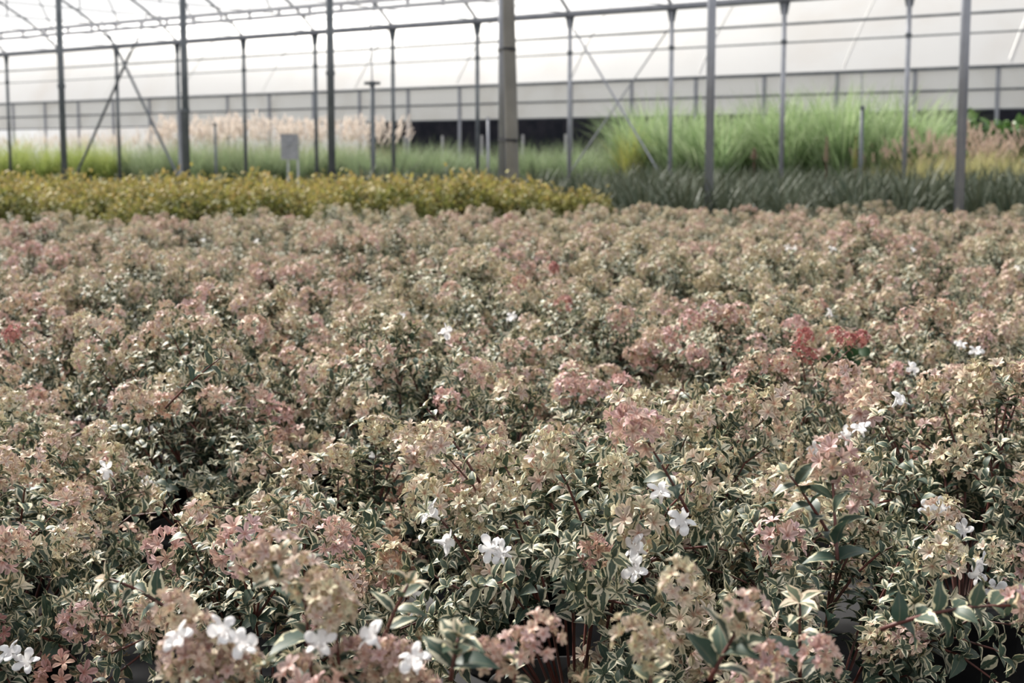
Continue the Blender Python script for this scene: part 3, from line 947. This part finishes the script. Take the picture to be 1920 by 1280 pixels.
XR, XL = far_x[0]+1.0, far_x[-1]-1.0
mb = MB()
prof = [(-.11, .05), (-.10, -.04), (-.06, -.07), (.06, -.07), (.10, -.04), (.11, .05), (.10, .05), (.09, -.03), (-.09, -.03), (-.10, .05)]
prof = [(y*.8, z*.75) for y, z in prof]
n = len(prof)
for X in (XL, XR):
    for y, z in prof: mb.V.append((X, Y_FAR+y, GUT+.02+z))
for k in range(n): mb.F.append((k, (k+1) % n, n+(k+1) % n, n+k))
g = mb.build('roof_gutter', M['steel']); tag(g, 'long grey metal gutter along the far side of the roof', 'gutter')
mb = MB()
for X in (XL, XR):
    for y, z in prof: mb.V.append((X, Y_NEAR+y, GUT+.02+z))
for k in range(n): mb.F.append((k, (k+1) % n, n+(k+1) % n, n+k))
g = mb.build('roof_gutter', M['steel']); tag(g, 'grey metal gutter on top of the front row of tall posts', 'gutter')
for z, r, l, c in ((2.82, .020, 'upper grey tube running between the gutter posts', 'pipe'), (2.54, .013, 'lower thin grey tube running between the gutter posts', 'pipe')):
    mb = MB(); mb.tube([(XL, Y_FAR+.055, z), (XR, Y_FAR+.055, z)], r, 8); o = mb.build('side_rail', M['dark_steel']); tag(o, l, c, 'side tubes under the gutter')

# arched ribs of the span
RISE = 1.75
def arch(t): return Y_FAR+(Y_NEAR-Y_FAR)*t, GUT+.03+RISE*(1-(2*t-1)**2)**.85
for k, X in zip(far_k, far_x):
    e = empty('roof_rib', (X, Y_FAR, GUT))
    pts = [(0, arch(t)[0]-Y_FAR, arch(t)[1]-GUT) for t in np.linspace(0, 1, 25)]
    mb = MB(); mb.tube(pts, .026, 8); mb.build('arch', M['dark_steel'], e, smooth=True)
    mb = MB(); mb.tube([(0, -.05, .03), (0, Y_NEAR-Y_FAR+.05, .03)], .009, 6); mb.build('tie_rod', M['dark_steel'], e)
    mb = MB()
    for t in (.28, .72):
        yy = arch(t)[0]-Y_FAR; mb.tube([(0, yy, .03), (0, arch(.36 if t < .5 else .64)[0]-Y_FAR, arch(.36)[1]-GUT)], .012, 6)
    mb.tube([(0, (Y_NEAR-Y_FAR)/2, .03), (0, (Y_NEAR-Y_FAR)/2, RISE)], .012, 6)
    mb.build('web', M['dark_steel'], e)
    px = proj((X, Y_FAR, GUT))[0]
    tag(e, 'arched roof rib rising from the gutter above the post near ' + ('the thick post' if 860 < px < 1000 else 'the ' + zone(px)[0]), 'roof rib', 'arched roof ribs ' + zone(px)[0])
for i, t in enumerate((.2, .5, .8)):
    y, z = arch(t); mb = MB(); mb.tube([(XL, y, z-.03), (XR, y, z-.03)], .016, 6)
    o = mb.build('purlin', M['steel']); tag(o, ['thin roof tube nearest the far gutter', 'ridge tube along the top of the roof', 'thin roof tube nearest the front posts'][i], 'purlin')
# roof film
mb = MB(); ts = np.linspace(0, 1, 25)
for X in (XL, XR):
    for t in ts: y, z = arch(t); mb.V.append((X, y, z+.03))
for i in range(24): mb.F.append((i, i+1, 26+i, 25+i))
o = mb.build('ceiling', M['film_roof'], smooth=True); tag(o, kind='structure')

# hanging double rail with its short hangers
YR = (Y_NEAR+Y_FAR)/2
e = empty('hanging_double_rail', (0, YR, 0))
za = on_Y(320, 34, YR)[2]; zb = on_Y(320, 47, YR)[2]
for z, r_, h in ((za, .05, .055), (zb, .05, .05)):
    mb = MB(); mb.box(((XL+XR)/2, 0, z), (XR-XL, .05, h)); mb.build('rail', M['white_steel'], e)
for k in range(44):
    X = XR-.45-k*.62
    mb = MB(); mb.box((X, 0, (za+zb)/2-.02*(k % 2)), (.03, .03, abs(za-zb)+.03*(k % 2))); mb.build('spacer', M['steel'], e)
for X in far_x:
    mb = MB(); mb.tube([(X, 0, za), (X, 0, GUT+RISE-.05)], .006, 5); mb.build('hanger', M['steel'], e)
tag(e, 'pale double rail hanging under the roof, sloping across the upper left', 'rail')

# braces
def brace(a, b, Y, r, label, grp):
    p, q = on_Y(*a, Y), on_Y(*b, Y)
    if q[2] < .6: q = q+(p-q)*0
    d = (q-p)/(q[2]-p[2]); q = p+d*(0-p[2])
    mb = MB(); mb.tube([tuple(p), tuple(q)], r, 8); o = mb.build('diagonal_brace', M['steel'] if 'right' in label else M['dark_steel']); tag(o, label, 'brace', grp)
brace((1076, 55), (1222, 300), Y_FAR-.07, .017, 'diagonal steel brace falling to the right in front of tall grass', 'crossed braces on the right')
brace((1253, 55), (1104, 272), Y_FAR+.09, .013, 'diagonal steel brace crossing behind, falling left right of the thick post', 'crossed braces on the right')
brace((245, 97), (152, 308), Y_FAR-.07, .028, 'dark diagonal brace leaning down left beside the leftmost tall post', 'crossed braces on the left')
brace((222, 97), (323, 308), Y_FAR-.14, .028, 'dark diagonal brace leaning down to the second tall post', 'crossed braces on the left')
def strut(a, b, Y, r, label):
    p, q = on_Y(*a, Y), on_Y(*b, Y); m_ = (p+q)/2+np.array([.05, 0, -.12])
    mb = MB(); mb.tube([tuple(bez(p, m_, q, t)) for t in np.linspace(0, 1, 9)], r, 8); o = mb.build('roof_strut', M['dark_steel']); tag(o, label, 'brace', 'curved roof struts on the left')
strut((245, 97), (276, 22), Y_FAR-.07, .022, 'dark strut rising right from the crossed braces to the roof')
strut((222, 97), (186, 30), Y_FAR-.14, .026, 'dark curved strut rising left from the crossed braces to the roof')

# stakes and the sign
def stake(px, ytop, z, r, mat, label, tbar=False, tall=None, name='stake'):
    p = at_depth(px, ytop, z); e = empty(name, (p[0], p[1], 0))
    mb = MB(); mb.tube([(0, 0, 0), (0, 0, p[2])], r, 10); mb.build('shaft', mat, e, smooth=True)
    mb = MB(); mb.lathe([(0, p[2]+.02), (r*1.25, p[2]+.02), (r*1.3, p[2]-.02), (r, p[2]-.025)], 10); mb.build('cap', mat, e)
    if tbar:
        mb = MB(); mb.box((0, 0, p[2]), (.16, .02, .03), np.stack([RIGHT, FWD, UP])); mb.build('crossbar', M['dark_steel'], e)
    if tall:
        q = at_depth(px-1, tall, z); mb = MB(); mb.tube([(0, 0, p[2]), (-.02, 0, q[2])], .007, 6); mb.build('riser', M['steel'], e)
    tag(e, label, 'stake')
stake(698, 156, 15.2, .024, M['dark_steel'], 'dark stake with a small crossbar left of the thick post', True, 28)
stake(1617, 202, 17.5, .022, M['dark_steel'], 'short grey stake with thin riser in front of tall grass', False, 138)
stake(403, 233, 24.0, .022, M['dark_steel'], 'short grey stake between sign and the second tall post')
stake(915, 222, 23.0, .02, M['steel'], 'short pale stake just left of the thick post')
p = at_depth(543, 275, 16.0)
e = empty('garden_sign', (p[0], p[1], 0), YAW+.12)
zt, zb_ = at_depth(543, 251, 16.0)[2], at_depth(543, 299, 16.0)[2]
mb = MB(); mb.box((0, 0, (zt+zb_)/2), (.185, .012, zt-zb_)); mb.build('board', M['sign'], e)
mb = MB(); mb.box((0, -.01, (zt+zb_)/2+.04), (.05, .01, .05)); mb.build('clip', M['steel'], e)
for sx in (-.02, .085):
    mb = MB(); mb.box((sx, .014, zb_/2+.04), (.022, .016, zb_+.08)); mb.build('leg', M['white_steel'], e)
tag(e, 'small blank grey sign board on legs behind the golden bed', 'sign')

# ------------------------------------------------------------------ the next greenhouse
nb = empty('neighbour_greenhouse', (0, Y_NB, 0))
tag(nb, 'white film greenhouse standing across the grass beds behind', 'greenhouse')
XN0, XN1 = on_Y(2050, 299, Y_NB)[0], on_Y(-60, 299, Y_NB)[0]-8
zr = on_Y(1280, 147, Y_NB)[2]; zm = on_Y(1280, 184, Y_NB)[2]; zf = on_Y(1280, 217, Y_NB)[2]
# roof
mb = MB(); nseg = 40; R_ = 3.6; D_ = 9.0
nx = 60
for i in range(nx+1):
    X = XN0+(XN1-XN0)*i/nx
    for j in range(nseg+1):
        t = j/nseg; mb.V.append((X, D_*t-.05, zr+R_*(1-(2*t-1)**2)+.012*math.sin(i*2.1)))
for i in range(nx):
    for j in range(nseg): a = i*(nseg+1)+j; mb.F.append((a, a+1, a+nseg+2, a+nseg+1))
mb.build('roof_film', M['film_far'], nb, smooth=True)
mb = MB(); mb.box(((XN0+XN1)/2, 0, (zr+zf)/2), (XN0-XN1, .01, zr-zf)); mb.build('side_film', M['film_side'], nb)
mb = MB(); mb.box(((XN0+XN1)/2, -.06, zr), (XN0-XN1, .07, .075)); mb.build('eaves_rail', M['dark_steel'], nb)
mb = MB(); mb.tube([(XN0, -.05, zm), (XN1, -.05, zm)], .026, 8); mb.build('middle_rail', M['dark_steel'], nb)
mb = MB(); mb.tube([(XN0, -.03, zf), (XN1, -.03, zf)], .022, 8); mb.build('bottom_roller', M['dark_steel'], nb)
Xp = on_Y(1435, 150, Y_NB)[0]
k = 0
for k in range(-6, 22):
    X = Xp-2*k
    if X > XN0 or X < XN1: continue
    mb = MB(); mb.box((X, -.045, zr/2), (.085, .05, zr)); mb.build('post', M['steel'], nb)
XD = on_Y(690, 240, Y_NB+2.5)[0]
mb = MB(); mb.box(((XN0+XD)/2, 2.5, (zf+.15)/2), (XN0-XD, .02, zf+.15)); mb.build('dark_netting', M['net'], nb)
for k in range(24):
    X = XN0-1.3-k*1.55
    mb = MB(); mb.box((X, 1.2, .75), (.06, .05, 1.5)); mb.build('inner_post', M['white_steel'], nb)
for k in range(9):      # seams of the film
    X = XN0-2-k*4.1
    mb = MB(); mb.tube([(X+.9*math.sin(PI*t*.5), D_*t-.06, zr+R_*(1-(2*t-1)**2)+.01) for t in np.linspace(.01, .5, 14)], .012, 5); mb.build('film_seam', M['film_side'], nb)
mb = MB(); mb.box(((XN0+XN1)/2, D_, zr/2), (XN0-XN1, .02, zr)); mb.build('back_wall', M['film_far'], nb)

# ------------------------------------------------------------------ ground, light, camera
mb = MB(); mb.box((-8, 24, -.05), (90, 80, .1)); o = mb.build('floor', M['floor']); tag(o, kind='structure')

w = bpy.data.worlds.new('World'); scene.world = w; w.use_nodes = True
nt = w.node_tree; bg = nt.nodes['Background']
tc = nd(nt, 'ShaderNodeTexCoord'); sx = nd(nt, 'ShaderNodeSeparateXYZ', {0: tc.outputs['Generated']})
nt.links.new(mix(nt, sstep(nt, sx.outputs[2], -.1, .7), (1.0, .985, .97), (.90, .94, 1.0)), bg.inputs[0])
bg.inputs[1].default_value = .85

sun = bpy.data.lights.new('sun', 'SUN'); sun.energy = 8.6; sun.angle = math.radians(9); sun.color = (1.0, .955, .88)
so = bpy.data.objects.new('sun', sun); COL.objects.link(so)
sd = -RIGHT*.62+FWD*.68+UP*.88
so.rotation_euler = Vector(tuple(sd)).to_track_quat('Z', 'Y').to_euler()

cam = bpy.data.cameras.new('camera'); co = bpy.data.objects.new('camera', cam); COL.objects.link(co)
cam.sensor_width = 36; cam.lens = 36*F_PX/1920; cam.clip_start = .02; cam.clip_end = 300
co.location = tuple(CAMP); co.rotation_euler = (PI/2-PITCH, 0, YAW)
cam.dof.use_dof = True; cam.dof.focus_distance = 1.55; cam.dof.aperture_fstop = 11.0
scene.camera = co

vs = scene.view_settings
scene.display_settings.display_device = 'sRGB'
vs.view_transform = 'Standard'; vs.look = 'None'; vs.exposure = .16; vs.gamma = 1; vs.use_curve_mapping = False
cy = scene.cycles
cy.max_bounces = 8; cy.diffuse_bounces = 4; cy.glossy_bounces = 2; cy.transmission_bounces = 4; cy.transparent_max_bounces = 8
cy.caustics_reflective = False; cy.caustics_refractive = False
